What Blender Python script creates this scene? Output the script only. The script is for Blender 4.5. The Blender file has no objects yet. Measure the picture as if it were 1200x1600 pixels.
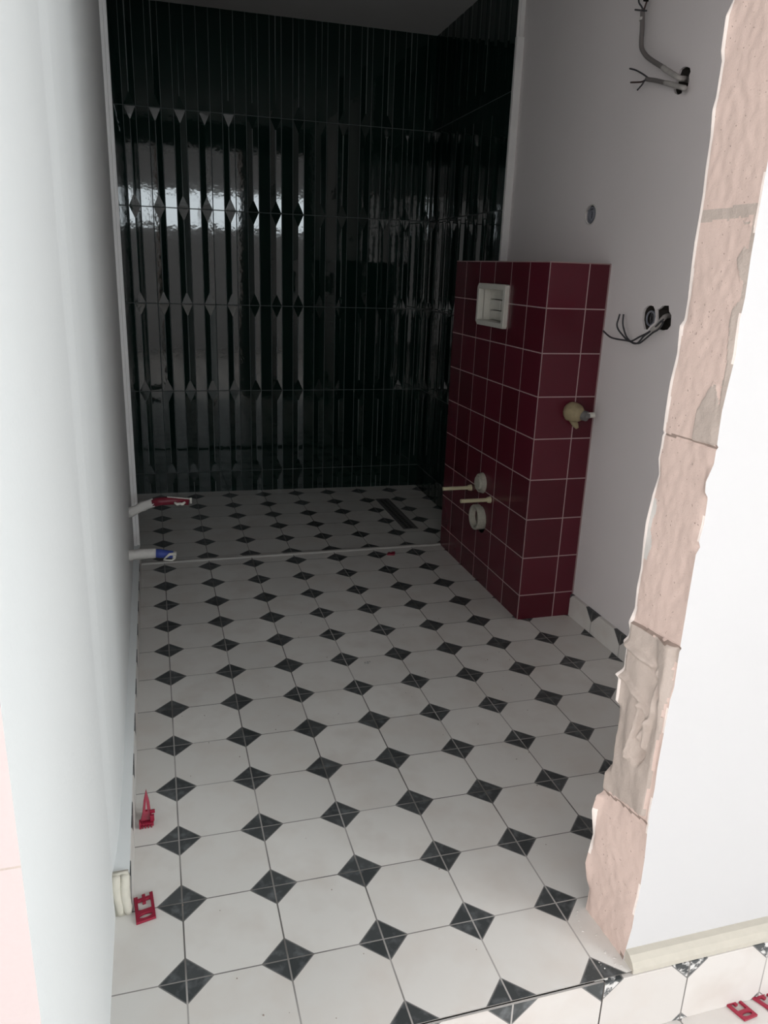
import bpy, bmesh, math, random
from mathutils import Vector, Matrix, noise
C = bpy.context.scene.collection
U = 0.166          # one floor tile (m); all lengths below are written in floor tiles

# ------------------------------------------------------------------ camera
cam_d = bpy.data.cameras.new('camera'); cam = bpy.data.objects.new('camera', cam_d); C.objects.link(cam)
R = [[0.9603186557975775, -0.2766998350838636, 0.03500400822306223],
     [-0.05086157776974911, -0.29714102987983654, -0.9534780061798503],
     [0.27422833411937814, 0.9138623581406979, -0.2994234645775076]]
m = Matrix(((R[0][0], -R[1][0], -R[2][0], 0.005617*U),
            (R[0][1], -R[1][1], -R[2][1], -6.09717*U),
            (R[0][2], -R[1][2], -R[2][2], 6.68877*U), (0, 0, 0, 1)))
cam.matrix_world = m
cam_d.sensor_fit = 'VERTICAL'; cam_d.sensor_height = 24; cam_d.lens = 1214.21*24/1600
cam_d.clip_start = 0.02
sc = bpy.context.scene
sc.camera = cam

# ------------------------------------------------------------------ light and exposure
sc.view_settings.view_transform = 'Standard'; sc.view_settings.look = 'None'
sc.view_settings.gamma = 1; sc.view_settings.use_curve_mapping = False
sc.view_settings.exposure = 0.1
w = bpy.data.worlds.new('world'); sc.world = w; w.use_nodes = True
bg = w.node_tree.nodes['Background']; bg.inputs[0].default_value = (0.75, 0.88, 1, 1); bg.inputs[1].default_value = 0.3
def window_light(name, loc, rot, sx, sy, power, col):
    l = bpy.data.lights.new(name, 'AREA'); l.shape = 'RECTANGLE'; l.size = sx*U; l.size_y = sy*U
    l.energy = power; l.color = col
    o = bpy.data.objects.new(name, l); C.objects.link(o)
    o.location = Vector(loc)*U; o.rotation_euler = rot
    return o
H = math.pi/2
# daylight in the front room's openings; all but the back window added for light
WIN_BACK = (-4.0, 13.5, 9.2, 12.4)       # x0 x1 z0 z1 on the wall y = OY
ADD_WIN_SIDE = (-22.0, -9.0, 3.5, 12.5)     # added for light: y0 y1 z0 z1 on the wall x = OX
ADD_WIN_LEFT = (-22.0, -9.0, 3.5, 12.5)     # unseen, added: y0 y1 z0 z1 on the wall x = OX0
ADD_WIN_TALL = (-12.4, -5.0, -.3, 13.0)       # tall opening added for more interior light, on the wall y = OY
OY, OX, OX0 = -30.0, 15.0, -13.0
window_light('daylight_back_window', ((WIN_BACK[0]+WIN_BACK[1])/2, OY-0.6, (WIN_BACK[2]+WIN_BACK[3])/2), (H, 0, 0), WIN_BACK[1]-WIN_BACK[0], WIN_BACK[3]-WIN_BACK[2], 64, (0.86, 0.95, 1))
window_light('added_corner_light', ((ADD_WIN_TALL[0]+ADD_WIN_TALL[1])/2, OY-0.6, (ADD_WIN_TALL[2]+ADD_WIN_TALL[3])/2), (H, 0, 0), ADD_WIN_TALL[1]-ADD_WIN_TALL[0], ADD_WIN_TALL[3]-ADD_WIN_TALL[2], 26, (1.0, 0.96, 0.94))  # added lamp, lights the interior from outside the flat tiles' reflection
window_light('added_side_light', (OX+0.6, (ADD_WIN_SIDE[0]+ADD_WIN_SIDE[1])/2, (ADD_WIN_SIDE[2]+ADD_WIN_SIDE[3])/2), (H, 0, H), ADD_WIN_SIDE[1]-ADD_WIN_SIDE[0], ADD_WIN_SIDE[3]-ADD_WIN_SIDE[2], 112, (0.93, 0.98, 1.0))  # added lamp that brightens the left wall
window_light('added_left_light', (OX0-0.6, (ADD_WIN_LEFT[0]+ADD_WIN_LEFT[1])/2, (ADD_WIN_LEFT[2]+ADD_WIN_LEFT[3])/2), (H, 0, -H), ADD_WIN_LEFT[1]-ADD_WIN_LEFT[0], ADD_WIN_LEFT[3]-ADD_WIN_LEFT[2], 134, (1.0, 0.93, 0.92))  # added lamp for the jamb and the right wall

# ------------------------------------------------------------------ helpers
class MB:
    def __init__(s): s.v = []; s.f = []; s.m = []
    def quad(s, a, b, c, d, mat=0):
        n = len(s.v); s.v += [a, b, c, d]; s.f.append((n, n+1, n+2, n+3)); s.m.append(mat)
    def poly(s, pts, mat=0):
        n = len(s.v); s.v += list(pts); s.f.append(tuple(range(n, n+len(pts)))); s.m.append(mat)
    def box(s, x0, x1, y0, y1, z0, z1, mat=0):
        p = [(x, y, z) for z in (z0, z1) for y in (y0, y1) for x in (x0, x1)]
        n = len(s.v); s.v += p
        for f in ((0, 2, 3, 1), (4, 5, 7, 6), (0, 1, 5, 4), (2, 6, 7, 3), (0, 4, 6, 2), (1, 3, 7, 5)):
            s.f.append(tuple(n+i for i in f)); s.m.append(mat)
    def cyl(s, a, b, r0, r1=None, seg=20, mat=0, cap=True, wob=0, seed=0):
        r1 = r0 if r1 is None else r1
        s.tube([a, b], [r0, r1], seg, mat, cap, wob, seed)
    def tube(s, pts, rad, seg=10, mat=0, cap=True, wob=0, seed=0):
        rnd = random.Random(seed)
        pts = [Vector(p) for p in pts]
        if not isinstance(rad, (list, tuple)): rad = [rad]*len(pts)
        n0 = len(s.v); up = None
        for i, p in enumerate(pts):
            t = (pts[min(i+1, len(pts)-1)]-pts[max(i-1, 0)]).normalized()
            if up is None:
                up = Vector((0, 0, 1)) if abs(t.z) < .9 else Vector((1, 0, 0))
            sx = t.cross(up).normalized(); up = sx.cross(t).normalized()
            for k in range(seg):
                a = 2*math.pi*k/seg; r = rad[i]*(1+wob*(rnd.random()-.5))
                s.v.append(tuple(p+sx*math.cos(a)*r+up*math.sin(a)*r))
        for i in range(len(pts)-1):
            for k in range(seg):
                a = n0+i*seg+k; b = n0+i*seg+(k+1) % seg
                s.f.append((a, b, b+seg, a+seg)); s.m.append(mat)
        if cap:
            s.f.append(tuple(n0+k for k in range(seg-1, -1, -1))); s.m.append(mat)
            e = n0+(len(pts)-1)*seg
            s.f.append(tuple(e+k for k in range(seg))); s.m.append(mat)
    def build(s, name, mats, parent=None, smooth=False, bevel=0, merge=False, recalc=True):
        me = bpy.data.meshes.new(name)
        me.from_pydata([(x*U, y*U, z*U) for x, y, z in s.v], [], s.f)
        if not isinstance(mats, (list, tuple)): mats = [mats]
        for mt in mats: me.materials.append(mt)
        for p, mi in zip(me.polygons, s.m): p.material_index = mi; p.use_smooth = smooth
        if merge or recalc:
            bm = bmesh.new(); bm.from_mesh(me)
            if merge: bmesh.ops.remove_doubles(bm, verts=bm.verts, dist=1e-5)
            bmesh.ops.recalc_face_normals(bm, faces=bm.faces)
            bm.to_mesh(me); bm.free()
        o = bpy.data.objects.new(name, me); C.objects.link(o)
        if parent is not None:
            o.parent = parent; o.matrix_parent_inverse = Matrix.Translation(-Vector(parent.location))
        if bevel:
            b = o.modifiers.new('bevel', 'BEVEL'); b.width = bevel*U; b.segments = 2; b.limit_method = 'ANGLE'
        return o
def tag(o, label=None, cat=None, group=None, kind=None):
    if label: o['label'] = label
    if cat: o['category'] = cat
    if group: o['group'] = group
    if kind: o['kind'] = kind
    return o
def empty(name, loc, label, cat, group=None):
    o = bpy.data.objects.new(name, None); C.objects.link(o); o.location = Vector(loc)*U
    o.empty_display_size = .02
    return tag(o, label, cat, group)
def struct(o): o['kind'] = 'structure'; return o
def smooth_path(pts, n=6):
    P = [Vector(p) for p in pts]; out = []
    for i in range(len(P)-1):
        a = P[max(i-1, 0)]; b = P[i]; c = P[i+1]; d = P[min(i+2, len(P)-1)]
        for k in range(n):
            t = k/n
            out.append(.5*((2*b)+(c-a)*t+(2*a-5*b+4*c-d)*t*t+(3*b-a-3*c+d)*t**3))
    out.append(P[-1]); return out
def inside(pt, poly):
    x, y = pt; c = False; j = len(poly)-1
    for i in range(len(poly)):
        xi, yi = poly[i]; xj, yj = poly[j]
        if (yi > y) != (yj > y) and x < (xj-xi)*(y-yi)/(yj-yi)+xi: c = not c
        j = i
    return c
def seg_dist(pt, line):
    best = 9
    for (ax, ay), (bx, by) in zip(line[:-1], line[1:]):
        dx, dy = bx-ax, by-ay; t = max(0, min(1, ((pt[0]-ax)*dx+(pt[1]-ay)*dy)/(dx*dx+dy*dy+1e-9)))
        best = min(best, math.hypot(pt[0]-ax-t*dx, pt[1]-ay-t*dy))
    return best
def plate(outer, holes, to3, t_vec, name, mat, parent=None, bevel=0):
    """a flat plate with holes: 2-D loops -> 3-D with to3, given thickness t_vec"""
    bm = bmesh.new(); edges = []
    for loop in [outer]+holes:
        vs = [bm.verts.new(Vector(to3(*p))*U) for p in loop]
        edges += [bm.edges.new((vs[i], vs[(i+1) % len(vs)])) for i in range(len(vs))]
    bmesh.ops.triangle_fill(bm, use_beauty=True, edges=edges)
    if t_vec is not None:
        r = bmesh.ops.extrude_face_region(bm, geom=list(bm.faces))
        bmesh.ops.translate(bm, vec=Vector(t_vec)*U, verts=[g for g in r['geom'] if isinstance(g, bmesh.types.BMVert)])
    bmesh.ops.recalc_face_normals(bm, faces=bm.faces)
    me = bpy.data.meshes.new(name); bm.to_mesh(me); bm.free(); me.materials.append(mat)
    o = bpy.data.objects.new(name, me); C.objects.link(o)
    if parent is not None:
        o.parent = parent; o.matrix_parent_inverse = Matrix.Translation(-Vector(parent.location))
    if bevel:
        b = o.modifiers.new('bevel', 'BEVEL'); b.width = bevel*U; b.segments = 2; b.limit_method = 'ANGLE'
    return o

# ------------------------------------------------------------------ materials
class NT:
    def __init__(s, name, rough=.6, spec=.5, color=(.5, .5, .5)):
        s.m = bpy.data.materials.new(name); s.m.use_nodes = True
        s.t = s.m.node_tree; s.b = s.t.nodes['Principled BSDF']
        s.b.inputs['Base Color'].default_value = (*color, 1); s.b.inputs['Roughness'].default_value = rough
        s.b.inputs['Specular IOR Level'].default_value = spec
    def n(s, kind, **kw):
        n = s.t.nodes.new(kind)
        for k, v in kw.items(): setattr(n, k, v)
        return n
    def l(s, a, b): s.t.links.new(a, b)
    def math(s, op, a, b=None, c=None):
        n = s.n('ShaderNodeMath', operation=op)
        for i, v in enumerate((a, b, c)):
            if v is None: continue
            if isinstance(v, (int, float)): n.inputs[i].default_value = v
            else: s.l(v, n.inputs[i])
        return n.outputs[0]
    def mix(s, f, a, b):
        n = s.n('ShaderNodeMix', data_type='RGBA')
        for i, v in ((0, f), (6, a), (7, b)):
            if isinstance(v, (int, float)): n.inputs[i].default_value = v
            elif isinstance(v, tuple): n.inputs[i].default_value = (*v, 1)
            else: s.l(v, n.inputs[i])
        return n.outputs[2]
    def coord(s):
        g = s.n('ShaderNodeTexCoord'); return g.outputs['Object']
    def sep(s, v):
        n = s.n('ShaderNodeSeparateXYZ'); s.l(v, n.inputs[0]); return n.outputs
    def noise(s, v, scale, detail=4, rough=.55):
        n = s.n('ShaderNodeTexNoise'); n.inputs['Scale'].default_value = scale; n.inputs['Detail'].default_value = detail
        n.inputs['Roughness'].default_value = rough
        s.l(v, n.inputs['Vector']); return n.outputs['Fac']
    def ramp(s, f, lo, hi):
        n = s.n('ShaderNodeMapRange'); n.inputs['From Min'].default_value = lo; n.inputs['From Max'].default_value = hi
        s.l(f, n.inputs['Value']); return n.outputs[0]
    def bump(s, h, dist, strength=1):
        n = s.n('ShaderNodeBump'); n.inputs['Distance'].default_value = dist; n.inputs['Strength'].default_value = strength
        s.l(h, n.inputs['Height']); s.l(n.outputs[0], s.b.inputs['Normal'])
    def base(s, c): s.l(c, s.b.inputs['Base Color'])
    def rough(s, c): s.l(c, s.b.inputs['Roughness'])
def simple(name, col, rough=.6, spec=.5, metal=0, var=.08, scale=60, bump=.0):
    t = NT(name, rough, spec, col); t.b.inputs['Metallic'].default_value = metal
    v = t.coord(); f = t.noise(v, scale)
    t.base(t.mix(f, tuple(c*(1-var) for c in col), tuple(min(1, c*(1+var)) for c in col)))
    if bump: t.bump(f, bump)
    return t.m
def cell_noise(t, a, b, seed=0.0):
    c = t.n('ShaderNodeCombineXYZ')
    t.l(t.math('FLOOR', a), c.inputs[0]); t.l(t.math('FLOOR', b), c.inputs[1]); c.inputs[2].default_value = seed
    wn = t.n('ShaderNodeTexWhiteNoise', noise_dimensions='3D'); t.l(c.outputs[0], wn.inputs['Vector'])
    return wn.outputs['Value']
def octagon_tile(name, axes, off=(0, 0), sc=(1, 1), tile=(.72, .70, .665), rough=.42, grout_w=.0085, smear=False):
    """square tiles with dark cut corners that meet as diamonds on every grid point"""
    t = NT(name, rough, .4); v = t.coord(); x = t.sep(v)
    a = t.math('MULTIPLY_ADD', x[axes[0]], 1/(U*sc[0]), -off[0]/sc[0]); b = t.math('MULTIPLY_ADD', x[axes[1]], 1/(U*sc[1]), -off[1]/sc[1])
    da = t.math('ABSOLUTE', t.math('SUBTRACT', t.math('FRACT', t.math('ADD', a, .5)), .5))
    db = t.math('ABSOLUTE', t.math('SUBTRACT', t.math('FRACT', t.math('ADD', b, .5)), .5))
    s = t.math('ADD', da, db)
    n1 = t.noise(v, 9, 3); n2 = t.noise(v, 240, 6, .7); n3 = t.noise(v, 45, 4)
    cn = cell_noise(t, a, b)
    tl = t.mix(cn, tuple(c*.93 for c in tile), tuple(c*1.04 for c in tile))
    tl = t.mix(t.ramp(n1, .45, .75), tl, tuple(c*q for c, q in zip(tile, (.9, .87, .85))))
    speck = t.ramp(n2, .70, .76)
    tl = t.mix(t.math('MULTIPLY', speck, .25), tl, (.3, .27, .24))
    vein = t.ramp(n3, .5, .72)
    dk = t.mix(cn, (.042, .047, .048), (.075, .080, .081))
    dk = t.mix(t.math('MULTIPLY', vein, .5), dk, (.20, .21, .22))
    if smear: dk = t.mix(t.ramp(t.noise(v, 55, 5, .65), .50, .58), dk, (.62, .61, .59))
    col = t.mix(t.math('LESS_THAN', s, .272), tl, (.17, .165, .16))
    col = t.mix(t.math('LESS_THAN', s, .255), col, dk)
    # grout, lighter and darker from line to line
    ga = t.math('LESS_THAN', da, grout_w); gb = t.math('LESS_THAN', db, grout_w*.8)
    gl = t.math('MAXIMUM', ga, gb)
    gv = t.noise(v, 2.6, 2)
    gc = t.mix(t.ramp(gv, .42, .58), (.15, .14, .13), (.40, .38, .36))
    col = t.mix(gl, col, gc)
    t.base(col)
    t.rough(t.math('ADD', t.math('MULTIPLY', gl, .35), t.math('MULTIPLY_ADD', n1, .25, rough-.12)))
    h = t.math('SUBTRACT', t.math('MULTIPLY', n1, .15), gl)
    t.bump(h, .0006)
    return t.m
M = {}
M['floor_tile'] = octagon_tile('floor tile', (0, 1))
M['shower_tile'] = octagon_tile('shower floor tile', (0, 1), (0.0, 12.73), (1.005, 1.02))
M['out_tile'] = octagon_tile('outside floor tile', (0, 1), (0, -.79), tile=(.62, .59, .56))
M['skirt_yz'] = octagon_tile('skirting tile side', (1, 2), (0, .505))
M['riser'] = octagon_tile('riser tile', (0, 2), (0, 0), tile=(.60, .57, .54))
M['skirt_xz'] = octagon_tile('skirting tile front', (0, 2), (0, .03), tile=(.60, .57, .54), smear=True)
M['pale_block'] = simple('pale block', (.50, .43, .42), .9, .2, scale=300, var=.03)

t = NT('white plaster wall', .85, .2); v = t.coord(); f = t.noise(v, 3, 3); g = t.noise(v, 90, 5)
t.base(t.mix(f, (.75, .77, .765), (.80, .82, .815))); t.bump(g, .0004); M['plaster'] = t.m
t = NT('grey primed wall', .85, .2); v = t.coord(); f = t.noise(v, 3, 3); g = t.noise(v, 90, 5)
t.base(t.mix(f, (.74, .70, .695), (.80, .755, .75))); t.bump(g, .0004); M['plaster_grey'] = t.m
t = NT('painted front wall', .8, .2); v = t.coord(); f = t.noise(v, 2.5, 3)
t.base(t.mix(f, (.50, .492, .492), (.535, .53, .53))); M['front'] = t.m
M['ceiling'] = simple('ceiling paint', (.48, .48, .48), .9, .2, scale=4)
M['trim_white'] = simple('white trim', (.80, .79, .78), .45, .4, scale=12)
M['trim_grey'] = simple('pale grout bead', (.55, .53, .5), .7, .3, scale=40)
# aerated concrete and mortar on the broken wall end
t = NT('aerated concrete', .95, .15); v = t.coord(); f = t.noise(v, 14, 5); g = t.noise(v, 420, 6, .7); h = t.noise(v, 120, 3)
c1 = t.mix(f, (.62, .49, .435), (.55, .44, .39)); c1 = t.mix(t.math('MULTIPLY', t.ramp(g, .6, .75), .35), c1, (.46, .35, .31))
pit = t.ramp(t.noise(v, 210, 2, .5), .70, .76)
c1 = t.mix(t.math('MULTIPLY', pit, .5), c1, (.36, .27, .24))
t.base(c1); t.bump(t.math('SUBTRACT', t.math('ADD', t.math('MULTIPLY', g, .5), t.math('MULTIPLY', h, .5)), pit), .0011); M['block'] = t.m
M['raw_wall'] = simple('raw grey wall', (.16, .15, .145), .95, .1, scale=9, bump=.001)
t = NT('grey mortar', .95, .15); v = t.coord(); f = t.noise(v, 22, 5); g = t.noise(v, 260, 5)
t.base(t.mix(f, (.40, .345, .305), (.48, .415, .37))); t.bump(g, .001); M['mortar'] = t.m
M['mortar_dark'] = simple('open joint', (.27, .21, .18), .95, .1)
M['filler'] = simple('cream filler', (.60, .57, .49), .8, .2, bump=.001)
M['foam'] = simple('beige foam strip', (.47, .44, .38), .9, .2)
M['lip'] = simple('pale plaster edge', (.80, .73, .68), .8, .2, bump=.001)
# glazed green tiles
t = NT('dark green glaze', .045, .5); v = t.coord(); f = t.noise(v, 5, 3); g = t.noise(v, 28, 2)
t.base(t.mix(f, (.0025, .010, .008), (.005, .019, .014))); t.bump(g, .0003, .6); M['green'] = t.m
M['green_grout'] = simple('dark grout', (.14, .15, .15), .8, .3)
# plum red square tiles
def red(name, axis, off):
    t = NT(name, .22, .32); v = t.coord(); x = t.sep(v)
    a = t.math('MULTIPLY_ADD', x[axis], 1/(U*.785), -off/.785); b = t.math('MULTIPLY_ADD', x[2], 1/(U*.797), -6.9/.797)
    da = t.math('ABSOLUTE', t.math('SUBTRACT', t.math('FRACT', t.math('ADD', a, .5)), .5))
    db = t.math('ABSOLUTE', t.math('SUBTRACT', t.math('FRACT', t.math('ADD', b, .5)), .5))
    gl = t.math('LESS_THAN', t.math('MINIMUM', da, db), .0125)
    cn = cell_noise(t, a, b, 3.0)
    n1 = t.noise(v, 30, 4)
    c = t.mix(cn, (.082, .009, .017), (.120, .015, .028))
    c = t.mix(t.math('MULTIPLY', n1, .3), c, (.09, .02, .03))
    t.base(t.mix(gl, c, (.46, .33, .33)))
    t.rough(t.math('MULTIPLY_ADD', gl, .5, .22))
    t.bump(t.math('SUBTRACT', t.math('MULTIPLY', t.noise(v, 12, 2), .3), gl), .0005)
    return t.m
M['red_side'] = red('plum tile side', 1, 6.88)
M['red_front'] = red('plum tile front', 0, 6.79)
M['clip'] = simple('red plastic', (.27, .010, .034), .35, .5)
M['white_plastic'] = simple('white plastic', (.66, .64, .58), .4, .5)
M['dirty_plastic'] = simple('plaster smeared plastic', (.42, .40, .34), .7, .3, var=.3, scale=120, bump=.001)
M['cream_plastic'] = simple('cream plastic sleeve', (.62, .57, .38), .45, .5)
M['tape'] = simple('masking tape', (.34, .28, .17), .8, .2, var=.25, bump=.002, scale=90)
M['steel'] = simple('steel', (.45, .45, .45), .3, .5, 1)
M['dark_steel'] = simple('dark drain steel', (.17, .165, .16), .5, .5, .2, var=.3, scale=120)
M['black'] = simple('black gap', (.012, .012, .012), .9, .1)
M['cavity'] = simple('dark wall cavity', (.05, .045, .04), .95, .1, bump=.004)
M['cable_grey'] = simple('grey cable sheath', (.17, .155, .15), .6, .3)
M['cable_dusty'] = simple('plastered cable sheath', (.40, .38, .36), .9, .2, var=.2)
M['wire_dark'] = simple('dark wire', (.05, .05, .055), .5, .4)
M['wire_brown'] = simple('brown wire', (.045, .022, .018), .5, .4)
M['conduit'] = simple('grey blue conduit', (.20, .21, .24), .6, .3)
M['pipe_red'] = simple('red pipe sleeve', (.17, .014, .03), .45, .4, var=.3)
M['pipe_blue'] = simple('blue pipe sleeve', (.045, .075, .32), .5, .4)
M['plaster_coat'] = simple('dried white plaster', (.62, .60, .57), .9, .2, bump=.002)
M['crumb'] = simple('plaster crumb', (.35, .34, .33), .9, .2)

# ------------------------------------------------------------------ measured outlines (floor tiles)
INNER= [(8.768, 4.47), (8.655, 4.422), (8.417, 4.424), (8.347, 4.446), (8.087, 4.442), (7.993, 4.424), (7.793, 4.444), (7.534, 4.443), (7.377, 4.451), (7.203, 4.448), (6.98, 4.439), (6.862, 4.441), (6.532, 4.455), (6.398, 4.453), (6.349, 4.449), (6.299, 4.412), (6.058, 4.427), (5.811, 4.397), (5.583, 4.393), (5.231, 4.4), (5.117, 4.392), (4.965, 4.423), (4.776, 4.385), (4.503, 4.353), (4.305, 4.356), (4.041, 4.372), (3.834, 4.358), (3.625, 4.369), (3.479, 4.319), (3.394, 4.346), (3.172, 4.335), (2.988, 4.341), (2.915, 4.293), (2.618, 4.296), (2.554, 4.359), (2.188, 4.387), (1.902, 4.4), (1.765, 4.291), (1.678, 4.292), (1.52, 4.293), (1.5, 4.228), (1.314, 4.196), (1.002, 4.252), (0.636, 4.204), (0.404, 4.252), (0.271, 4.303), (0.124, 4.298), (0.003, 4.289)]
OUTER= [(7.551, 4.448), (7.241, 4.443), (7.078, 4.441), (6.861, 4.44), (6.562, 4.449), (6.397, 4.436), (6.135, 4.453), (5.881, 4.428), (5.669, 4.411), (5.387, 4.417), (5.235, 4.418), (5.084, 4.368), (4.994, 4.376), (4.942, 4.413), (4.71, 4.419), (4.55, 4.397), (4.502, 4.419), (4.439, 4.388), (4.221, 4.386), (4.013, 4.384), (3.819, 4.385), (3.55, 4.383), (3.143, 4.389), (3.02, 4.369), (2.624, 4.36), (2.292, 4.352), (2.07, 4.36), (1.761, 4.346), (1.244, 4.377), (0.981, 4.38), (0.76, 4.379), (0.603, 4.364), (0.401, 4.363), (0.169, 4.334), (-0.01, 4.315)]
joint1 = [(0.082, 7.228), (1.065, 7.245), (1.056, 7.111), (0.101, 7.173)]
joint2 = [(0.056, 5.351), (1.023, 5.375)]
joint3 = [(0.006, 3.494), (0.924, 3.54)]
joint4 = [(-0.186, 1.542), (0.922, 1.656)]
patchA = [(0.68, 7.154), (0.844, 7.126), (1.003, 7.094), (1.041, 7.125), (1.085, 7.056), (1.083, 6.564), (1.08, 6.401), (1.101, 6.108), (1.042, 5.886), (1.028, 5.392), (0.57, 5.359), (0.572, 5.636), (0.748, 5.871), (0.836, 5.88), (0.928, 5.681), (0.912, 6.042), (0.844, 6.389), (0.862, 6.489), (0.986, 6.58), (1.03, 6.686), (0.898, 6.683), (0.787, 6.85), (0.861, 6.935), (0.975, 6.897), (1.008, 7.08)]
smear = [(-0.106, 3.353), (0.006, 3.494), (0.924, 3.54), (0.981, 3.134), (0.932, 2.587), (0.907, 1.7), (-0.186, 1.542), (0.0, 1.902), (-0.035, 2.17), (-0.2, 2.522), (-0.116, 2.937)]
ridge1 = [(0.519, 2.776), (0.508, 2.488), (0.457, 2.173)]
ridge2 = [(-0.069, 3.289), (0.556, 3.237), (0.713, 3.195), (0.77, 2.812), (0.595, 2.455)]
ridge3 = [(-0.116, 2.937), (0.137, 2.905), (0.472, 2.827), (0.71, 2.648), (0.663, 2.343)]
cabA = [(5.261, 9.556), (5.467, 9.656), (5.636, 9.74), (5.788, 9.822), (6.032, 9.944), (6.24, 10.061), (6.393, 10.189), (6.441, 10.306), (6.46, 10.479), (6.488, 10.643), (6.512, 10.775)]
cabA_w1 = [(6.484, 10.755), (6.565, 10.838), (6.635, 10.898), (6.658, 10.946), (6.674, 11.013)]
cabA_w2 = [(6.462, 10.749), (6.434, 10.804), (6.4, 10.878), (6.394, 10.938)]
cabA_w3 = [(6.366, 10.721), (6.543, 10.772), (6.702, 10.821)]
cabB = [(5.117, 9.4), (5.271, 9.448), (5.451, 9.511), (5.632, 9.565), (5.882, 9.643), (6.073, 9.694), (6.16, 9.716)]
cabB_w1 = [(6.06, 9.693), (6.271, 9.807), (6.506, 9.913), (6.692, 9.972)]
cabB_w2 = [(6.057, 9.682), (6.185, 9.706), (6.287, 9.698), (6.598, 9.75)]
cabB_w3 = [(6.108, 9.697), (6.17, 9.698), (6.242, 9.647), (6.356, 9.592)]
holeA = [(5.441, 9.771), (5.342, 9.731), (5.311, 9.674), (5.336, 9.629), (5.318, 9.555), (5.328, 9.486), (5.38, 9.439), (5.454, 9.447), (5.463, 9.408), (5.554, 9.401), (5.637, 9.438), (5.68, 9.498), (5.637, 9.594), (5.621, 9.684), (5.583, 9.758), (5.514, 9.775)]
holeB = [(7.831, 7.953), (7.685, 7.944), (7.596, 7.834), (7.593, 7.694), (7.682, 7.609), (7.83, 7.615), (7.962, 7.71), (7.979, 7.855)]
holeC1 = [(5.538, 6.252), (5.451, 6.239), (5.396, 6.182), (5.351, 6.077), (5.369, 5.979), (5.461, 5.924), (5.531, 5.857), (5.626, 5.85), (5.678, 5.932), (5.716, 6.003), (5.723, 6.126), (5.694, 6.189), (5.619, 6.236)]
holeC2 = [(5.355, 6.184), (5.28, 6.212), (5.201, 6.264), (5.044, 6.272), (5.013, 6.181), (4.941, 6.127), (4.922, 5.965), (4.986, 5.901), (5.119, 5.873), (5.244, 5.886), (5.298, 5.984)]
wC1 = [(4.779, 6.11), (4.857, 6.024), (4.975, 5.934), (5.116, 5.84), (5.245, 5.769), (5.333, 5.689), (5.408, 5.639), (5.514, 5.629), (5.653, 5.653), (5.997, 5.652), (6.24, 5.668), (6.48, 5.751)]
wC2 = [(4.786, 6.098), (4.873, 6.011), (4.992, 5.921), (5.174, 5.823), (5.368, 5.746), (5.546, 5.669), (5.677, 5.657), (5.827, 5.718), (6.011, 5.815), (6.072, 5.899), (6.05, 5.989), (6.023, 6.072)]
wC3 = [(4.727, 6.113), (4.79, 6.005), (4.885, 5.906), (5.03, 5.835), (5.247, 5.697), (5.363, 5.643), (5.56, 5.643), (5.733, 5.713), (5.856, 5.852), (5.901, 5.949), (5.908, 6.079)]

def interp(tab, z):
    tab = sorted(tab)
    if z <= tab[0][0]: return tab[0][1]
    if z >= tab[-1][0]: return tab[-1][1]
    for (a, xa), (b, xb) in zip(tab[:-1], tab[1:]):
        if a <= z <= b: return xa+(xb-xa)*(z-a)/(b-a+1e-9)
CEIL = 12.93; YB = 17.3; LINTEL = 11.8; OF = -.80

# ------------------------------------------------------------------ floors
g = MB(); g.quad((-.75, -1, 0), (8.2, -1, 0), (8.2, 11.40, 0), (-.75, 11.40, 0))
struct(g.build('floor', M['floor_tile']))
g = MB()
zl, zr = .0, -.10
g.quad((-.75, 11.5, zl), (8.3, 11.5, zr), (8.3, 17.5, zr), (-.75, 17.5, zl))
struct(g.build('floor_shower', M['shower_tile']))
g = MB(); g.quad((OX0, OY, OF), (OX, OY, OF), (OX, 16, OF), (OX0, 16, OF))
struct(g.build('floor_outside', M['out_tile']))
# ------------------------------------------------------------------ left wall
g = MB()
ys = [-2.9, 0.0, 1.0, 1.15, 1.4, 1.8, 2.4, 3.2, 11.45]
xs = [-.69, -.69, -.69, -.68, -.66, -.645, -.64, -.635, -.64]
zs = [OF, 0, .5, 4.05, CEIL+2]
for j in range(len(ys)-1):
    for i in range(len(zs)-1):
        g.quad((xs[j], ys[j], zs[i]), (xs[j+1], ys[j+1], zs[i]), (xs[j+1], ys[j+1], zs[i+1]), (xs[j], ys[j], zs[i+1]), 0)
zj = 4.05
TH = 1.35
for z0, z1, mt in ((OF, zj-.012, 1), (zj-.012, zj, 2), (zj, CEIL+2, 1)):
    g.quad((-.69, -2.9, z0), (-.69-TH, -2.9, z0), (-.69-TH, -2.9, z1), (-.69, -2.9, z1), mt)
g.quad((-.69-TH, -2.9, OF), (-.69-TH, 17.5, OF), (-.69-TH, 17.5, CEIL+2), (-.69-TH, -2.9, CEIL+2), 0)
g.quad((-.69, -2.9, CEIL+2), (-.69-TH, -2.9, CEIL+2), (-.69-TH, 17.5, CEIL+2), (-.6, 17.5, CEIL+2), 0)
struct(g.build('wall_left', [M['plaster'], M['pale_block'], M['mortar']], merge=True))
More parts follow.
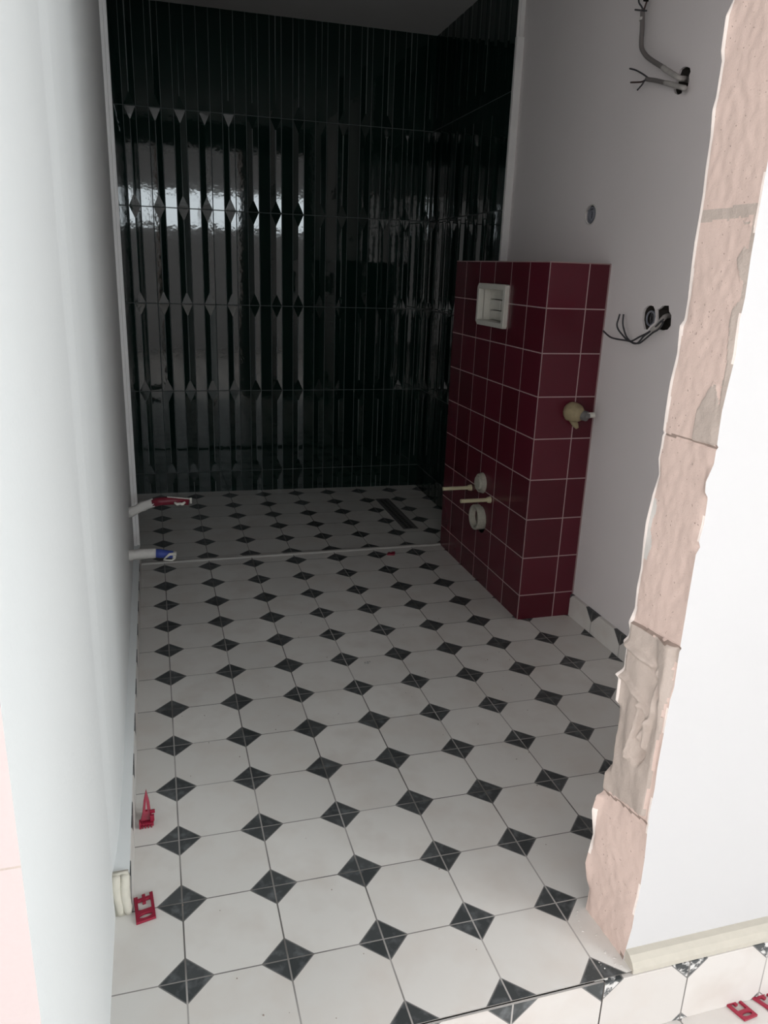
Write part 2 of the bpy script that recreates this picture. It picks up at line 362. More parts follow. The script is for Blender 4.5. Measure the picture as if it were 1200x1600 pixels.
# tile builder for glazed long tiles: every other column is a shallow V groove with pyramid ends
def tile_wall(name, n, P, zr, seed, first=0, gap=.015, x0=0.0, pitch=.3175, clip=None, lo_a=-.34):
    rnd = random.Random(seed); g = MB()
    W = clip
    g.quad(P(lo_a, .014, zr[0]), P(W, .014, zr[0]), P(W, .014, zr[-1]), P(lo_a, .014, zr[-1]), 1)
    for k in range(-1, n):
        a0 = max(lo_a, x0+k*pitch+gap/2); a1 = min(x0+(k+1)*pitch-gap/2, W)
        if a1-a0 < .03: continue
        am = (a0+a1)/2
        for r in range(len(zr)-1):
            z0 = zr[r]+gap/2; z1 = zr[r+1]-gap/2
            tx = (rnd.random()-.5)*.0022; tz = (rnd.random()-.5)*.004; c = .006
            def q(a, d, z, tx=tx, tz=tz): return P(a, d+(a-am)*2*tx+(z-(z0+z1)/2)*tz*.4, z)
            # sides
            for (aa, za), (ab, zb) in (((a0, z0), (a1, z0)), ((a1, z0), (a1, z1)), ((a1, z1), (a0, z1)), ((a0, z1), (a0, z0))):
                ia = lambda a: a+c if a == a0 else a-c
                iz = lambda z: z+c if z == z0 else z-c
                g.quad(q(aa, .016, za), q(ab, .016, zb), q(ab, .004, zb), q(aa, .004, za))
                g.quad(q(aa, .004, za), q(ab, .004, zb), q(ia(ab), 0, iz(zb)), q(ia(aa), 0, iz(za)))
            b0, b1, y0, y1 = a0+c, a1-c, z0+c, z1-c
            full = (a1-a0) > .26
            if (k+first) % 2 == 0 and full:
                d = .0145*(1+(rnd.random()-.5)*.15); e = .32
                # where a row is cut the pyramid end is missing
                lo = y0+e if zr[r+1]-zr[r] > 2.3 and r > 0 or r == 0 and False else y0-.0
                hi = y1-e
                if r == len(zr)-2: hi = y1
                A, B_ = q(am, d, lo if lo > y0 else y0), q(am, d, hi if hi < y1 else y1)
                if lo > y0: g.poly([q(b0, 0, y0), q(b1, 0, y0), A])
                if hi < y1: g.poly([q(b1, 0, y1), q(b0, 0, y1), B_])
                g.quad(q(b0, 0, y0), A, B_, q(b0, 0, y1)); g.quad(q(b1, 0, y0), q(b1, 0, y1), B_, A)
            else:
                g.quad(q(b0, 0, y0), q(b1, 0, y0), q(b1, 0, y1), q(b0, 0, y1))
    return struct(g.build(name, [M['green'], M['green_grout']], recalc=False))
ZR = [-.16, .60, 3.06, 5.52, 8.05, 10.49, 12.95]
tile_wall('wall_back', 28, lambda a, d, z: (a-.44, YB+d, z), ZR, 3, 0, clip=8.55)
L = 5.92; dxs = .24
tile_wall('wall_right_shower', 20, lambda a, d, z: (7.84+dxs*(a/L)+d, 11.42+a, z), ZR, 5, 1, clip=5.9, x0=.05, lo_a=.03)
tile_wall('wall_left_shower', 20, lambda a, d, z: (-.66-d, YB-a, z), ZR, 7, 1, clip=5.85, x0=.02)
g = MB(); g.box(-2.2, 9.4, YB+.02, YB+.6, -.3, CEIL+.3); g.box(8.40, 8.8, 11.0, YB+.6, -.3, CEIL+.3); struct(g.build('wall_back_core', M['plaster']))
# ------------------------------------------------------------------ right wall with the torn socket holes
holes = [holeA, holeB, holeC1, holeC2]
wr = plate([(-.2, -.1), (11.50, -.1), (11.50, CEIL+.1), (-.2, CEIL+.1)], holes, lambda a, b: (8.0, a, b), None, 'wall_right', M['plaster_grey'])
struct(wr)
g = MB()
for hi_, h in enumerate(holes):
    dep = .30 if hi_ != 1 else .16
    for i in range(len(h)):
        (a, b), (c, d) = h[i], h[(i+1) % len(h)]
        cy = sum(p[0] for p in h)/len(h); cz = sum(p[1] for p in h)/len(h)
        k = 1.10
        g.quad((8.0, a, b), (8.0, c, d), (8.0+.04, c, d), (8.0+.04, a, b), 0)
        g.quad((8.04, a, b), (8.04, c, d), (8.0+dep, cy+(c-cy)*k, cz+(d-cz)*k), (8.0+dep, cy+(a-cy)*k, cz+(b-cz)*k), 1)
    g.poly([(8.0+dep, cy+(p[0]-cy)*k, cz+(p[1]-cz)*k) for p in h], 1)
o = g.build('hole_lining', [M['plaster_grey'], M['cavity']], wr)
tag(o, 'dark torn plaster pockets in the grey wall')
# ------------------------------------------------------------------ front wall (broken end towards the opening)
g = MB(); NU, z = 64, -.02
zsj = []
while z < 12.3: zsj.append(z); z += .0165
zsj.append(12.4)
smear_c = (sum(p[0] for p in smear)/len(smear), sum(p[1] for p in smear)/len(smear))
import functools
TI = sorted(INNER); TO = sorted(OUTER)
rows = []
for z in zsj:
    xi = interp(TI, z); xo = interp(TO, z)
    si = sum(interp(TI, z+.12*q) for q in range(-4, 5))/9; so = sum(interp(TO, z+.12*q) for q in range(-4, 5))/9
    row = []
    for i in range(NU+1):
        u = i/NU
        x = si+(so-si)*u+(xi-si)*math.exp(-(u/.07)**2)+(xo-so)*math.exp(-((1-u)/.06)**2)
        edge = min(1, min(u, 1-u)*9)
        d = 0
        P3 = Vector((u*2.2, z*2.2, 0))
        d += edge*.007*noise.noise(P3*4.1)+edge*.010*noise.noise(P3*.8+Vector((4, 2, 0)))
        pt = (u, z)
        if inside(pt, smear):
            nn = noise.noise(Vector((u*3.2+z*.5, z*1.6, 7)))
            d += edge*(-.03+.05*nn)
            for rg, hgt, wd in ((ridge1, .06, .02), (ridge2, .05, .035), (ridge3, .045, .03)):
                s = seg_dist(pt, rg)
                d -= hgt*math.exp(-(s/wd)**2)
            s = seg_dist(pt, [(.66, 3.2), (.78, 3.0)]); d += .07*math.exp(-(s/.05)**2)
            s = seg_dist(pt, [(.62, 2.22), (.66, 2.30)]); d += .09*math.exp(-(s/.05)**2)
        elif inside(pt, patchA): d += -.012*edge
        for jn, wd, dp in ((joint2, .014, .03), (joint3, .016, .03), (joint4, .018, .03)):
            s = seg_dist(pt, [(-.1, jn[0][1]), (1.05, jn[-1][1])]); d += dp*math.exp(-(s/wd)**2)*(.5+noise.noise(Vector((u*6, z, 3))))
        row.append((x+d, -.15-.70*u, z))
    rows.append(row)
n0 = 0
for row in rows: g.v += row
W1 = NU+1
for j in range(len(rows)-1):
    zc = (zsj[j]+zsj[j+1])/2
    n_in = noise.noise(Vector((0, zc*1.3, 9))); n_out = noise.noise(Vector((5, zc*2.0, 1)))
    for i in range(NU):
        u = (i+.5)/NU; pt = (u, zc); mt = 0
        wob = .03*noise.noise(Vector((u*5, zc*5, 1)))
        if inside((u+wob, zc+wob), smear) or inside((u+wob, zc+wob), patchA): mt = 1
        if 7.14 < zc-.03*u+wob*.5 < 7.235: mt = 1
        if u > .93 and 5.4 < zc < 7.2: mt = 1
        if 3.40 < zc+wob < 3.49+.05*u: mt = 1
        if u < .13+wob*2 and 4.15 < zc < 4.75: mt = 2
        for jn in (joint2, joint3, joint4):
            if seg_dist((u, zc+wob*.2), [(-.1, jn[0][1]), (1.05, jn[-1][1])]) < .011: mt = 3
        if u < .05+.05*n_in and (zc > 1.95 or n_in > .0) and (zc > 2.6 or zc < 1.35 and zc > .45): mt = 4
        if u > .975-.02*n_out and n_out > .1: mt = 4
        if zc < .05 and u > .9: mt = 3
        a = j*W1+i; g.f.append((a, a+1, a+1+W1, a+W1)); g.m.append(mt)
XR = OX
for j in range(len(rows)-1):
    for (xa, ya, za), (xb, yb, zb), X, mt in ((rows[j][-1], rows[j+1][-1], XR, 5), (rows[j][0], rows[j+1][0], 8.1, 6)):
        g.quad((xa, ya, za), (X, ya, za), (X, yb, zb), (xb, yb, zb), mt)
g.quad((4.31, -.85, OF-.1), (XR, -.85, OF-.1), (XR, -.85, -.02), (4.31, -.85, -.02), 5)
wf = struct(g.build('wall_front', [M['block'], M['mortar'], M['trim_grey'], M['mortar_dark'], M['lip'], M['front'], M['raw_wall']], smooth=False, recalc=False))
for p in wf.data.polygons:
    if p.material_index in (0, 1, 2, 3, 4): p.use_smooth = True
# header over the opening and the wall above
g = MB(); g.box(-.69, 4.44, -.85, -.16, LINTEL, 16); g.box(4.44, OX, -.85, -.16, 12.4, 16); g.quad((-.69, -.15, LINTEL), (8.1, -.15, LINTEL), (8.1, -.15, 13), (-.69, -.15, 13), 1)
struct(g.build('wall_header', [M['front'], M['raw_wall']]))
# ------------------------------------------------------------------ ceilings and the room outside
g = MB(); g.box(-.75, 8.4, -.15, YB+.1, CEIL, CEIL+.2); struct(g.build('ceiling', M['ceiling']))
g = MB(); g.box(OX0, OX, OY, -.85, 15.2, 15.5); struct(g.build('ceiling_outside', M['front']))
g = MB(); g.box(OX0, -2.0, -.85, 16, 15.2, 15.5); struct(g.build('ceiling_corridor', M['front']))
def wall_with_window(name, fixed, axis, a0, a1, z0, z1, win, thick):
    w0, w1, h0, h1 = win; g = MB()
    def bx(p, q, r, s):
        if axis == 'y': g.box(p, q, fixed-thick, fixed, r, s)
        else: g.box(fixed, fixed+thick, p, q, r, s)
    bx(a0, w0, z0, z1); bx(w1, a1, z0, z1); bx(w0, w1, z0, h0); bx(w0, w1, h1, z1)
    struct(g.build(name, M['front']))
wall_with_window('wall_outside_back', OY, 'y', -4.6, OX, OF, 15.5, WIN_BACK, 1.0)
wall_with_window('wall_outside_corner', OY, 'y', OX0, -4.6, OF, 15.5, ADD_WIN_TALL, 1.0)
wall_with_window('wall_outside_right', OX, 'x', OY, -.85, OF, 15.5, ADD_WIN_SIDE, 1.0)
wall_with_window('wall_outside_left', OX0-1.0, 'x', OY, -.85, OF, 15.5, ADD_WIN_LEFT, 1.0)
g = MB(); g.box(OX0-1.0, OX0, -.85, 16, OF, 15.5); struct(g.build('wall_corridor_left', M['front']))
g = MB(); g.box(OX0, -.69-TH, 16, 16.5, OF, 15.5); struct(g.build('wall_corridor_end', M['front']))
def window_frame(name, fixed, axis, win, n):
    w0, w1, h0, h1 = win; g = MB()
    def bx(p, q, r, s):
        if axis == 'y': g.box(p, q, fixed-.5, fixed-.2, r, s)
        else: g.box(fixed+.2, fixed+.5, p, q, r, s)
    t_ = .25
    bx(w0, w1, h0, h0+t_); bx(w0, w1, h1-t_, h1); bx(w0, w0+t_, h0, h1); bx(w1-t_, w1, h0, h1)
    for i in range(1, n): c = w0+(w1-w0)*i/n; bx(c-t_/2, c+t_/2, h0, h1)
    struct(g.build(name, M['white_plastic']))
window_frame('window_1', OY, 'y', WIN_BACK, 4); window_frame('added_window_4', OY, 'y', ADD_WIN_TALL, 2); window_frame('added_window_2', OX, 'x', ADD_WIN_SIDE, 3); window_frame('added_window_3', OX0-.7, 'x', ADD_WIN_LEFT, 3)  # all frames but the first surround openings added for light

# ------------------------------------------------------------------ skirting, risers, trims
g = MB(); g.box(-.63, -.51, 1.0, 11.38, 0, .47)
bl = struct(g.build('baseboard_left', M['skirt_yz'], bevel=.006))
g = MB(); g.box(-.70, -.52, 1.0, 11.36, .47, .50); g.build('mortar_bed', M['plaster'], bl)
# cream filler closing the near end of the left skirting
g = MB(); rnd = random.Random(4)
for (xa, xb, s) in ((-.69, -.60, 1), (-.61, -.525, 2)):
    pts_ = []; rad = []
    for i in range(9):
        tt = i/8; pts_.append(((xa+xb)/2+.012*math.sin(tt*5+s), .985-.012*math.sin(tt*3), .02+.50*tt)); rad.append(.054*rnd.uniform(.85, 1.15)*(.75+.35*math.sin(math.pi*min(1, tt*1.05))) )
    g.tube(pts_, rad, 10, 0, True, .12, s)
g.box(-.69, -.53, .99, 1.04, .46, .53); g.box(-.69, -.525, .975, 1.03, .0, .50)
tag(g.build('filler_plug', M['filler'], bl, smooth=True), 'cream filler squeezed into the near end of the left skirting')
g = MB(); g.box(7.93, 8.0, -.15, 6.86, 0, .47)
br = struct(g.build('baseboard_right', M['skirt_yz'], bevel=.006))
g = MB(); g.box(-.69, 3.99, -1.03, -1.010, OF, -.004); g.box(-.69, 4.01, -1.012, -1.0, OF, -.012, 1)
struct(g.build('step_riser', [M['riser'], M['black']]))
g = MB(); g.box(4.005, OX, -1.03, -.86, OF, -.025)
struct(g.build('baseboard_front', M['skirt_xz'], bevel=.006))
g = MB(); g.box(3.9, 4.05, -1.0, -.85, -.2, -.002); g.build('corner_fill', M['trim_grey'], bpy.data.objects['baseboard_front'])
g = MB(); x = 4.33; rnd = random.Random(8)
while x < OX:
    x2 = min(x+.25, OX); prs = [(-1.015, -.022), (-1.012, .03), (-.975, .085), (-.92, .125), (-.85, .135)]
    for (ya, za), (yb, zb) in zip(prs[:-1], prs[1:]): g.quad((x, ya, za), (x2, ya, za), (x2, yb, zb), (x, yb, zb))
    if x < 4.34: g.poly([(x, ya, za) for ya, za in prs]+[(x, -.85, -.022)])
    x = x2
struct(g.build('trim_4', M['foam'], smooth=False, merge=True))
# shower threshold bead
g = MB(); sec = [(11.36, 0), (11.385, .022), (11.43, .030), (11.49, .022), (11.53, -.02), (11.53, -.11), (11.36, -.11)]
for i in range(len(sec)):
    a, b = sec[i], sec[(i+1) % len(sec)]
    g.quad((-.60, a[0], a[1]), (7.9, a[0], a[1]), (7.9, b[0], b[1]), (-.60, b[0], b[1]))
struct(g.build('trim_3', M['trim_grey']))
# white corner profiles of the shower walls
g = MB(); g.box(-.66, -.575, 11.28, 11.44, .42, CEIL); g.box(-.60, -.512, 11.34, 11.46, .42, CEIL)
struct(g.build('trim_1', M['trim_white'], bevel=.012))
g = MB(); g.box(7.835, 8.01, 11.36, 11.46, 0, 11.53); g.box(7.905, 8.02, 11.42, 11.5, 11.53, CEIL)
g.quad((7.85, 11.462, 11.4), (8.02, 11.462, 11.4), (8.02, 11.462, CEIL), (7.85, 11.462, CEIL))
struct(g.build('trim_2', M['trim_white'], bevel=.008))
# ------------------------------------------------------------------ cistern casing
cs = empty('cistern_casing', (7.4, 9.1, 0), 'tall box clad in dark red square tiles against the right wall, hiding a toilet cistern', 'cistern casing')
nx0, nx1, nz0, nz1 = 8.50, 9.86, 5.63, 6.43
side = plate([(6.88, 0), (11.42, 0), (11.42, 6.9), (6.88, 6.9)], [[(nx0, nz0), (nx1, nz0), (nx1, nz1), (nx0, nz1)], [(9.00+.27*math.cos(a*math.pi/12), 1.45+.30*math.sin(a*math.pi/12)) for a in range(24)]],
             lambda a, b: (6.79, a, b), None, 'tiled_side', M['red_side'], cs)
g = MB(); g.quad((6.79, 6.88, 0), (7.99, 6.88, 0), (7.99, 6.88, 6.9), (6.79, 6.88, 6.9))
g.build('tiled_front', M['red_front'], cs)
g = MB(); g.quad((6.79, 6.88, 6.9), (7.99, 6.88, 6.9), (7.99, 11.42, 6.9), (6.79, 11.42, 6.9), 0)
g.box(6.786, 6.80, 6.88, 11.42, 6.885, 6.905, 1); g.box(6.79, 7.99, 6.876, 6.89, 6.885, 6.905, 1); g.box(6.784, 6.798, 6.874, 6.888, 0, 6.9, 1)
g.box(7.975, 8.0, 6.87, 6.90, .47, 6.9, 1)
g.quad((6.79, 11.42, 0), (7.99, 11.42, 0), (7.99, 11.42, 6.9), (6.79, 11.42, 6.9), 0)
tag(g.build('grout_edging', [M['red_front'], simple('pale grout', (.34, .24, .24), .8, .3)], cs), 'pale grout lines along the edges')
# flush opening: white plastic shaft frame with the cistern's inner blocks
fr = plate([(8.48, 5.66), (8.50, 5.61), (9.80, 5.61), (9.90, 5.68), (9.90, 6.38), (9.84, 6.46), (8.52, 6.46), (8.48, 6.44)],
           [[(8.60, 5.71), (9.80, 5.71), (9.80, 6.35), (8.60, 6.35)]], lambda a, b: (6.70, a, b), (.14, 0, 0), 'flush_opening', M['white_plastic'], cs, bevel=.01)
g = MB()
g.quad((6.82, 8.60, 5.71), (6.82, 9.80, 5.71), (7.20, 9.80, 5.71), (7.20, 8.60, 5.71)); g.quad((6.82, 8.60, 6.35), (6.82, 9.80, 6.35), (7.20, 9.80, 6.35), (7.20, 8.60, 6.35))
g.quad((6.82, 8.60, 5.71), (6.82, 8.60, 6.35), (7.20, 8.60, 6.35), (7.20, 8.60, 5.71)); g.quad((6.82, 9.80, 5.71), (6.82, 9.80, 6.35), (7.20, 9.80, 6.35), (7.20, 9.80, 5.71))
g.quad((7.20, 8.60, 5.71), (7.20, 9.80, 5.71), (7.20, 9.80, 6.35), (7.20, 8.60, 6.35))
g.box(6.98, 7.20, 9.12, 9.78, 6.15, 6.34); g.box(6.96, 7.20, 9.25, 9.78, 5.93, 6.13); g.box(6.98, 7.20, 9.15, 9.78, 5.72, 5.91)
g.box(7.02, 7.16, 8.98, 9.12, 5.95, 6.12)
s_ = g.build('shaft', M['white_plastic'], fr, bevel=.01)
# mounting rods
for nm, y, z in (('far', 9.69, 1.99), ('near', 8.61, 2.02)):
    g = MB(); g.cyl((6.79, y, z), (6.11, y, z), .042, .042, 14); g.cyl((6.79, y, z), (6.72, y, z), .075, .06, 14)
    r_ = g.build('mounting_rod', M['cream_plastic'], cs, smooth=False); tag(r_, 'cream plastic sleeve on the mounting rod')
g = MB(); g.cyl((6.79, 9.08, 2.27), (6.70, 9.08, 2.27), .23, .20, 24, wob=.02); g.cyl((6.70, 9.08, 2.27), (6.66, 9.08, 2.27), .17, .15, 24)
tag(g.build('inlet_cap', M['dirty_plastic'], cs), 'small round cap smeared with plaster')
g = MB()
ns = 28
for k in range(ns):
    a0 = 2*math.pi*k/ns; a1 = 2*math.pi*(k+1)/ns
    pr = [(.285, 6.99), (.285, 6.68), (.27, 6.655), (.225, 6.66), (.215, 6.68), (.215, 6.99)]
    for (r0, x0), (r1, x1) in zip(pr[:-1], pr[1:]):
        g.quad((x0, 9.13+r0*math.cos(a0), 1.47+r0*math.sin(a0)), (x0, 9.13+r0*math.cos(a1), 1.47+r0*math.sin(a1)), (x1, 9.13+r1*math.cos(a1), 1.47+r1*math.sin(a1)), (x1, 9.13+r1*math.cos(a0), 1.47+r1*math.sin(a0)))
wc = g.build('waste_collar', M['dirty_plastic'], cs, smooth=True, merge=True); tag(wc, 'ring of the waste pipe smeared with plaster')
g = MB(); g.cyl((7.0, 9.05, 1.46), (7.02, 9.05, 1.46), .42, .42, 24); tag(g.build('pipe_opening', M['black'], wc), 'dark pipe opening')
# taped outlet on the front face
ta = (7.56, 6.88, 4.22)
g = MB()
g.tube([(7.50, 6.89, 4.24), (7.50, 6.80, 4.24), (7.52, 6.70, 4.23), (7.55, 6.62, 4.22), (7.57, 6.58, 4.21)], [.17, .185, .17, .13, .10], 14, 0, True, .18, 3)
g.tube([(7.52, 6.84, 4.10), (7.56, 6.76, 4.0), (7.58, 6.72, 3.94)], [.07, .06, .03], 8, 0, True, .3, 5)
to = g.build('taped_outlet', M['tape'], cs, smooth=True); tag(to, 'water outlet wrapped in brown masking tape')
g = MB(); g.cyl((7.60, 6.60, 4.21), (7.64, 6.52, 4.20), .095, .09, 14, 0); g.cyl((7.58, 6.56, 4.20), (7.70, 6.54, 4.21), .055, .05, 12, 0)
g.build('valve_body', M['dark_steel'], to)
g = MB(); g.cyl((7.66, 6.56, 4.215), (7.80, 6.53, 4.225), .052, .05, 14); tag(g.build('valve_cap', M['white_plastic'], to), 'white valve cap')

# ------------------------------------------------------------------ shower drain
dr = empty('shower_drain', (6.5, 14.4, -.08), 'long dark slotted metal drain set in the shower floor', 'drain')
zt = lambda x: zl+(zr-zl)*(x+.75)/9.05
g = MB()
x0, x1, y0, y1 = 6.30, 6.72, 12.95, 15.85
def slab(g, a, b, c, d, h0, h1, mat=0):
    p = [(x, y, zt(x)+h) for h in (h0, h1) for y in (c, d) for x in (a, b)]
    n = len(g.v); g.v += p
    for f in ((0, 2, 3, 1), (4, 5, 7, 6), (0, 1, 5, 4), (2, 6, 7, 3), (0, 4, 6, 2), (1, 3, 7, 5)): g.f.append(tuple(n+i for i in f)); g.m.append(mat)
slab(g, x0, x0+.03, y0, y1, -.01, .012); slab(g, x1-.03, x1, y0, y1, -.01, .012); slab(g, x0, x1, y0, y0+.03, -.01, .012); slab(g, x0, x1, y1-.03, y1, -.01, .012)
g.build('drain_frame', M['dark_steel'], dr)
g = MB(); slab(g, x0+.035, x1-.035, y0+.035, y1-.035, .0, .009)
gr = g.build('grate', M['dark_steel'], dr)
g = MB()
yy = y0+.12
while yy < y1-.12:
    for xx in (x0+.09, x0+.21): slab(g, xx, xx+.09, yy, yy+.05, .0088, .0096)
    yy += .13
g.build('slots', M['black'], gr)

# ------------------------------------------------------------------ capped pipes on the left wall
def pipe(name, label, y, z, x0, x1, dz, mat, seed, split, r, bow):
    e = empty(name, (x0, y, z), label, 'pipe', None)
    P_ = lambda t_: (x0+(x1-x0)*t_, y, z+dz*t_+bow*math.sin(max(0, t_)*math.pi)-.05*(1-min(1, max(t_, 0)*4))*(bow > .06))
    g = MB(); g.tube([P_(t_) for t_ in (split-.03, split+.1, .7, .95)], [r*.93, r*.95, r*.9, r*.8], 14, 0, True, .05, seed)
    g.build('pipe_sleeve', mat, e, smooth=True)
    g = MB(); g.tube([P_(t_) for t_ in (-.04, .0, .1, .2, split-.1, split)], [r*1.15, r*1.12, r*.95, r*1.08, r*.98, r*.95], 14, 0, True, .30, seed)
    tag(g.build('plaster_coat', M['plaster_coat'], e, smooth=True), 'white dried plaster around the pipe')
    return e, P_
e, P_ = pipe('hot_water_pipe', 'red sleeved pipe stub sticking out of the left wall, coated with plaster at its root', 9.6, 1.87, -.60, .60, .11, M['pipe_red'], 1, .38, .090, .10)
g = MB(); a = Vector(P_(.6)); b = Vector(P_(1.0))
g.tube([a+Vector((0, -.03, .09)), b+Vector((0, -.03, .07))], [.012, .012], 8); g.cyl(tuple(b+Vector((-.02, -.02, -.02))), tuple(b+Vector((-.02, -.02, .10))), .022, .022, 10)
for sx in (-1, 1): g.tube([Vector(P_(.80))+Vector((0, -.10, -.03)), Vector(P_(.80))+Vector((sx*.05, -.11, -.04)), Vector(P_(.80))+Vector((sx*.11, -.10, .0))], [.03, .035, .02], 8)
tag(g.build('wing_cap', M['white_plastic'], e, smooth=True), 'white tie and wing screw on the red pipe')
e, P_ = pipe('cold_water_pipe', 'blue sleeved pipe stub low on the left wall above the shower threshold end', 8.4, 1.35, -.62, .22, -.06, M['pipe_blue'], 2, .56, .090, .04)
g = MB()
g.tube([Vector(P_(.74))+Vector((0, -.09, -.07)), Vector(P_(.86))+Vector((0, -.08, .03)), Vector(P_(.98))+Vector((0, -.05, .04))], [.014, .03, .035], 8)
g.tube([Vector(P_(.72))+Vector((0, -.09, -.09)), Vector(P_(.9))+Vector((0, -.08, -.09)), Vector(P_(.98))+Vector((0, -.05, -.04))], [.014, .018, .02], 8)
g.cyl(tuple(Vector(P_(.93))), tuple(Vector(P_(1.0))), .075, .07, 14)
tag(g.build('wing_cap', M['white_plastic'], e, smooth=True), 'white plastic cap with a looped tab')

# ------------------------------------------------------------------ cables
def at3(path, x): return [(x, a, b) for a, b in path]
def cable(name, label, main, wires, x_wall, hole, r, split, dust_mats):
    e = empty(name, (8.0, hole[0], hole[1]), label, 'cable')
    pts_ = [(8.24, hole[0]+.12, hole[1]), (8.0, hole[0], hole[1])]+at3(main, x_wall)
    # leave the wall gradually
    sp = smooth_path(pts_, 5); n = int(len(sp)*split)
    g = MB(); g.tube(sp[:n+1], r*1.12, 10, 0, True, .12, 3); tag(g.build('dusty_sheath', M['cable_dusty'], e, smooth=True), 'cable sheath whitened by plaster')
    g = MB(); g.tube(sp[n:], r, 10); g.build('sheath', M['cable_grey'], e, smooth=True)
    for wi, wp in enumerate(wires):
        g = MB(); g.tube(smooth_path(at3(wp, x_wall-.01*wi), 4), r*.38, 7)
        g.build('wire', M['wire_dark'] if wi != 1 else M['wire_brown'], e, smooth=True)
    return e
e = cable('electrical_cable', 'thick grey electrical cable bent upwards out of the upper wall hole', cabA, [cabA_w1, cabA_w2, cabA_w3], 7.80, (5.43, 9.60), .036, .40, None)
g = MB(); g.tube(at3([(6.495, 10.62), (6.50, 10.66)], 7.79), .041, 10); tag(g.build('plaster_fleck', M['plaster_coat'], e), 'white plaster fleck on the cable')
g = MB(); g.tube(at3([(6.41, 10.86), (6.395, 10.93)], 7.775), .045, 8, wob=.2); g.build('wire_nut', M['black'], e)
cable('electrical_cable', 'shorter grey electrical cable with three splayed wires from the upper wall hole', cabB, [cabB_w1, cabB_w2, cabB_w3], 7.80, (5.43, 9.47), .034, .62, None)
wr_e = empty('loose_wires', (8.0, 5.1, 6.0), 'three thin dark wires curling out of the double socket hole beside the red tiled box', 'wires')
for i, wp in enumerate((wC1, wC2, wC3)):
    g = MB(); g.tube(smooth_path([(8.2, 5.22, 6.08), (8.0, 5.08, 6.08), (7.84, 4.93, 6.05)]+at3(wp[1:], 7.75), 5), .015, 7)
    g.build('wire', M['wire_dark'], wr_e, smooth=True)
g = MB(); g.tube(smooth_path([(8.22, 5.2, 6.12), (8.0, 5.08, 6.10), (7.86, 4.98, 6.04), (7.78, 4.95, 5.97), (7.76, 5.06, 5.88)], 5), .040, 9, 0, True, .2, 2)
tag(g.build('sheath', M['cable_dusty'], wr_e, smooth=True), 'grey plastered sheath end of the wires')
def ring(g, x, cy, cz, ry, rz_, r, seg=28, mat=0):
    pts_ = [(x, cy+ry*math.cos(2*math.pi*k/seg), cz+rz_*math.sin(2*math.pi*k/seg)) for k in range(seg+1)]
    g.tube(pts_, r, 8, mat, False)
sb = empty('socket_box', (8.05, 5.54, 6.04), 'round grey socket box inside the left half of the double hole', 'socket box')
g = MB(); ring(g, 8.03, 5.52, 6.04, .115, .115, .018); ring(g, 8.10, 5.52, 6.04, .11, .11, .018); g.build('box_rim', M['conduit'], sb, smooth=True)
g = MB(); ring(g, 8.07, 5.52, 6.04, .07, .07, .02); ring(g, 8.06, 5.53, 6.04, .04, .05, .018); g.build('coiled_conduit', M['wire_dark'], sb, smooth=True)
cb = empty('coiled_conduit', (8.04, 7.77, 7.78), 'small coil of grey conduit in the oval hole above the red tiled box', 'conduit')
g = MB(); ring(g, 8.02, 7.78, 7.77, .13, .13, .022); g.build('outer_coil', M['conduit'], cb, smooth=True)
g = MB(); ring(g, 8.02, 7.77, 7.76, .07, .08, .03); g.cyl((8.04, 7.77, 7.76), (8.14, 7.77, 7.76), .12, .12, 18); g.build('inner_coil', M['conduit'], cb, smooth=True)
g = MB(); ring(g, 7.998, 7.785, 7.775, .20, .175, .012); tag(g.build('plaster_rim', M['plaster_coat'], cb, smooth=True), 'pale ring of plaster around the hole')

# ------------------------------------------------------------------ tile spacer clips
def clip_mesh(name, label, origin, ux, uy, up, thick, w, h, broken=False):
    o3 = Vector(origin); ux = Vector(ux).normalized(); uy = Vector(uy).normalized(); up = Vector(up).normalized()
    f = lambda a, b: tuple(o3+ux*a*w+uy*b*h)
    outer = [(0, 0), (1, 0), (1, 1), (.82, 1), (.82, .88), (.6, .88), (.6, 1.0), (.42, 1.0), (.42, .88), (.2, .88), (.2, .97), (0, .97)]
    inner = [(.18, .42), (.84, .42), (.84, .78), (.60, .78), (.60, .66), (.42, .66), (.42, .78), (.18, .78)]
    oval = [(.5+.34*math.cos(k*math.pi/8), .19+.085*math.sin(k*math.pi/8)) for k in range(16)]
    hl = [inner, oval]
    if broken:
        outer = [(0, 0), (.9, .05), (1, .5), (.8, .75), (1.0, 1.0), (.6, .9), (.5, .65), (.2, .8), (.05, .4)]; hl = [[(.3, .25), (.7, .3), (.6, .5), (.35, .45)]]
    o = plate(outer, hl, f, tuple(up*thick), name, M['clip'], bevel=.004)
    tag(o, label, 'tile clip', None)
    return o
cl = clip_mesh('tile_clip', 'red plastic tile clip lying flat on the floor by the left skirting end', (-.475, .80, .004), (.97, .22, 0), (-.09, 1, 0), (0, 0, 1), .03, .205, .375)
clip_mesh('tile_clip', 'left of the two red clips on the outer floor below the front wall skirting', (5.66, -1.235, OF+.004), (.99, .10, 0), (-.30, .95, 0), (0, 0, 1), .03, .18, .26)
clip_mesh('tile_clip', 'right of the two red clips on the outer floor, cut by the photo edge', (6.05, -1.27, OF+.004), (.95, .3, 0), (-.45, .9, 0), (0, 0, 1), .03, .2, .28)
clip_mesh('tile_clip', 'broken scrap of red tile clip by the shower threshold', (5.22, 10.90, .004), (1, -.3, 0), (.3, 1, 0), (0, 0, 1), .03, .20, .22, True)
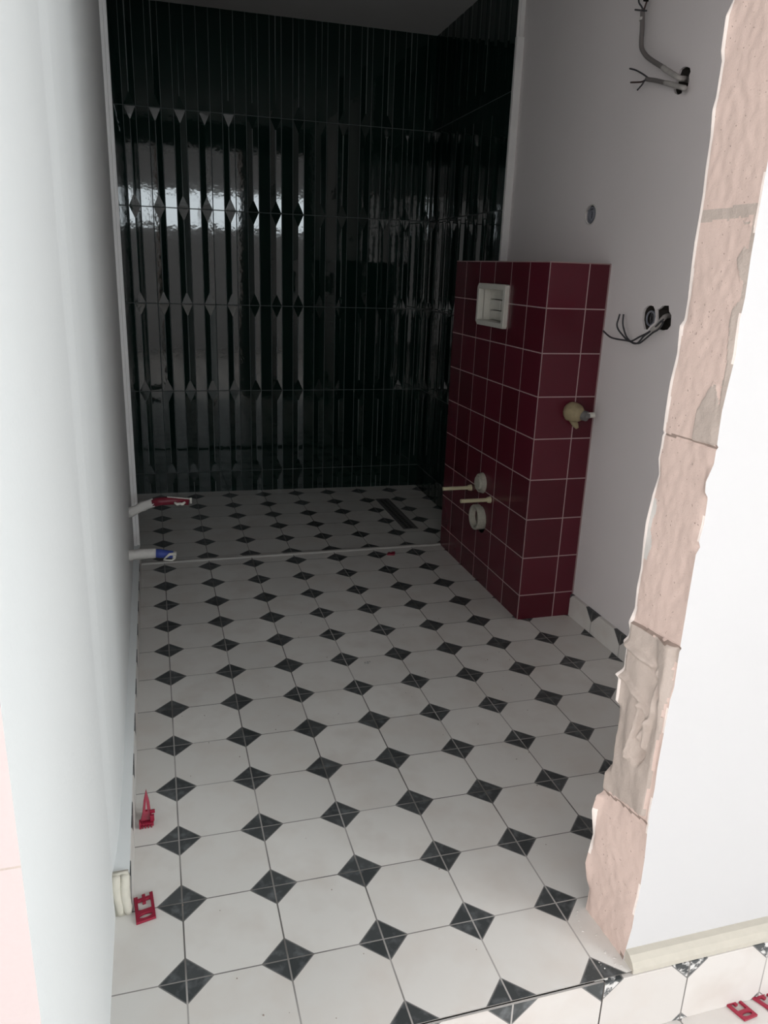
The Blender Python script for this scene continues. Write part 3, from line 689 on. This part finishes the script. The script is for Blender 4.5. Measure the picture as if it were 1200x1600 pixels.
# clip standing on edge near the left skirting
e = empty('tile_clip', (-.40, 2.42, 0), 'red plastic tile clip with teeth leaning upright near the left skirting', 'tile clip')
g = MB()
g.poly([(-.455, 2.38, .01), (-.31, 2.40, .01), (-.33, 2.46, .10), (-.335, 2.55, .19), (-.355, 2.62, .31), (-.385, 2.58, .25), (-.42, 2.50, .12)])
g.poly([(-.455, 2.41, .01), (-.335, 2.64, .31), (-.36, 2.65, .33), (-.40, 2.60, .25), (-.44, 2.52, .12)])
plate([(0, 0), (.16, .0), (.13, .12), (.12, .24), (.085, .40), (.05, .26), (.03, .12)], [[(.065, .14), (.09, .14), (.082, .28)]], lambda a, b: (-.45+a, 2.40+.35*b, .006+.93*b), (0, .03, .01), 'clip_plate', M['clip'], e, bevel=.003)
g = MB()
for k in range(4): g.box(-.43+.035*k, -.415+.035*k, 2.30, 2.44, .004, .04)
g.box(-.46, -.29, 2.33, 2.37, .004, .05); g.box(-.46, -.44, 2.29, 2.35, .01, .11); g.box(-.33, -.28, 2.36, 2.40, .05, .13); g.box(-.33, -.27, 2.42, 2.45, .12, .16)
g.build('clip_teeth', M['clip'], e, bevel=.003)

# ------------------------------------------------------------------ crumbs and grit
g = MB(); rnd = random.Random(11)
for k in range(5):
    c = Vector((3.36+rnd.uniform(-.05, .05), 5.75+rnd.uniform(-.04, .04), .012))
    g.tube([c, c+Vector((rnd.uniform(-.03, .03), rnd.uniform(-.03, .03), .012))], [.018, .010], 6, 0, True, .5, k)
tag(g.build('plaster_crumb', M['crumb']), 'small grey plaster crumb in the middle of the tiled floor', 'crumb')
g = MB()
for k in range(70):
    x, y = rnd.uniform(0, 6.5), rnd.uniform(-.9, 8); r = rnd.uniform(.004, .009)
    c = Vector((x, y, 0)); g.tube([c, c+Vector((0, 0, r))], [r, r*.6], 5, 0, True, .6, k)
tag(g.build('floor_grit', M['mortar_dark']), 'tiny dark grains of building grit scattered on the floor tiles', 'grit', kind='stuff')
g = MB()
for k in range(22):
    x = rnd.uniform(4.05, 4.30); y = -.15-1.0*rnd.random()*.8; r = rnd.uniform(.003, .009)
    c = Vector((x, y, 0)); 
    if x > 4.25: continue
    g.tube([c, c+Vector((r*rnd.uniform(1, 4), r*rnd.uniform(-3, 3), r*.8))], [r, r*.5], 6, 0, True, .6, k)
tag(g.build('plaster_flakes', M['plaster_coat']), 'white plaster flakes at the foot of the broken wall end', 'plaster flakes', kind='stuff')
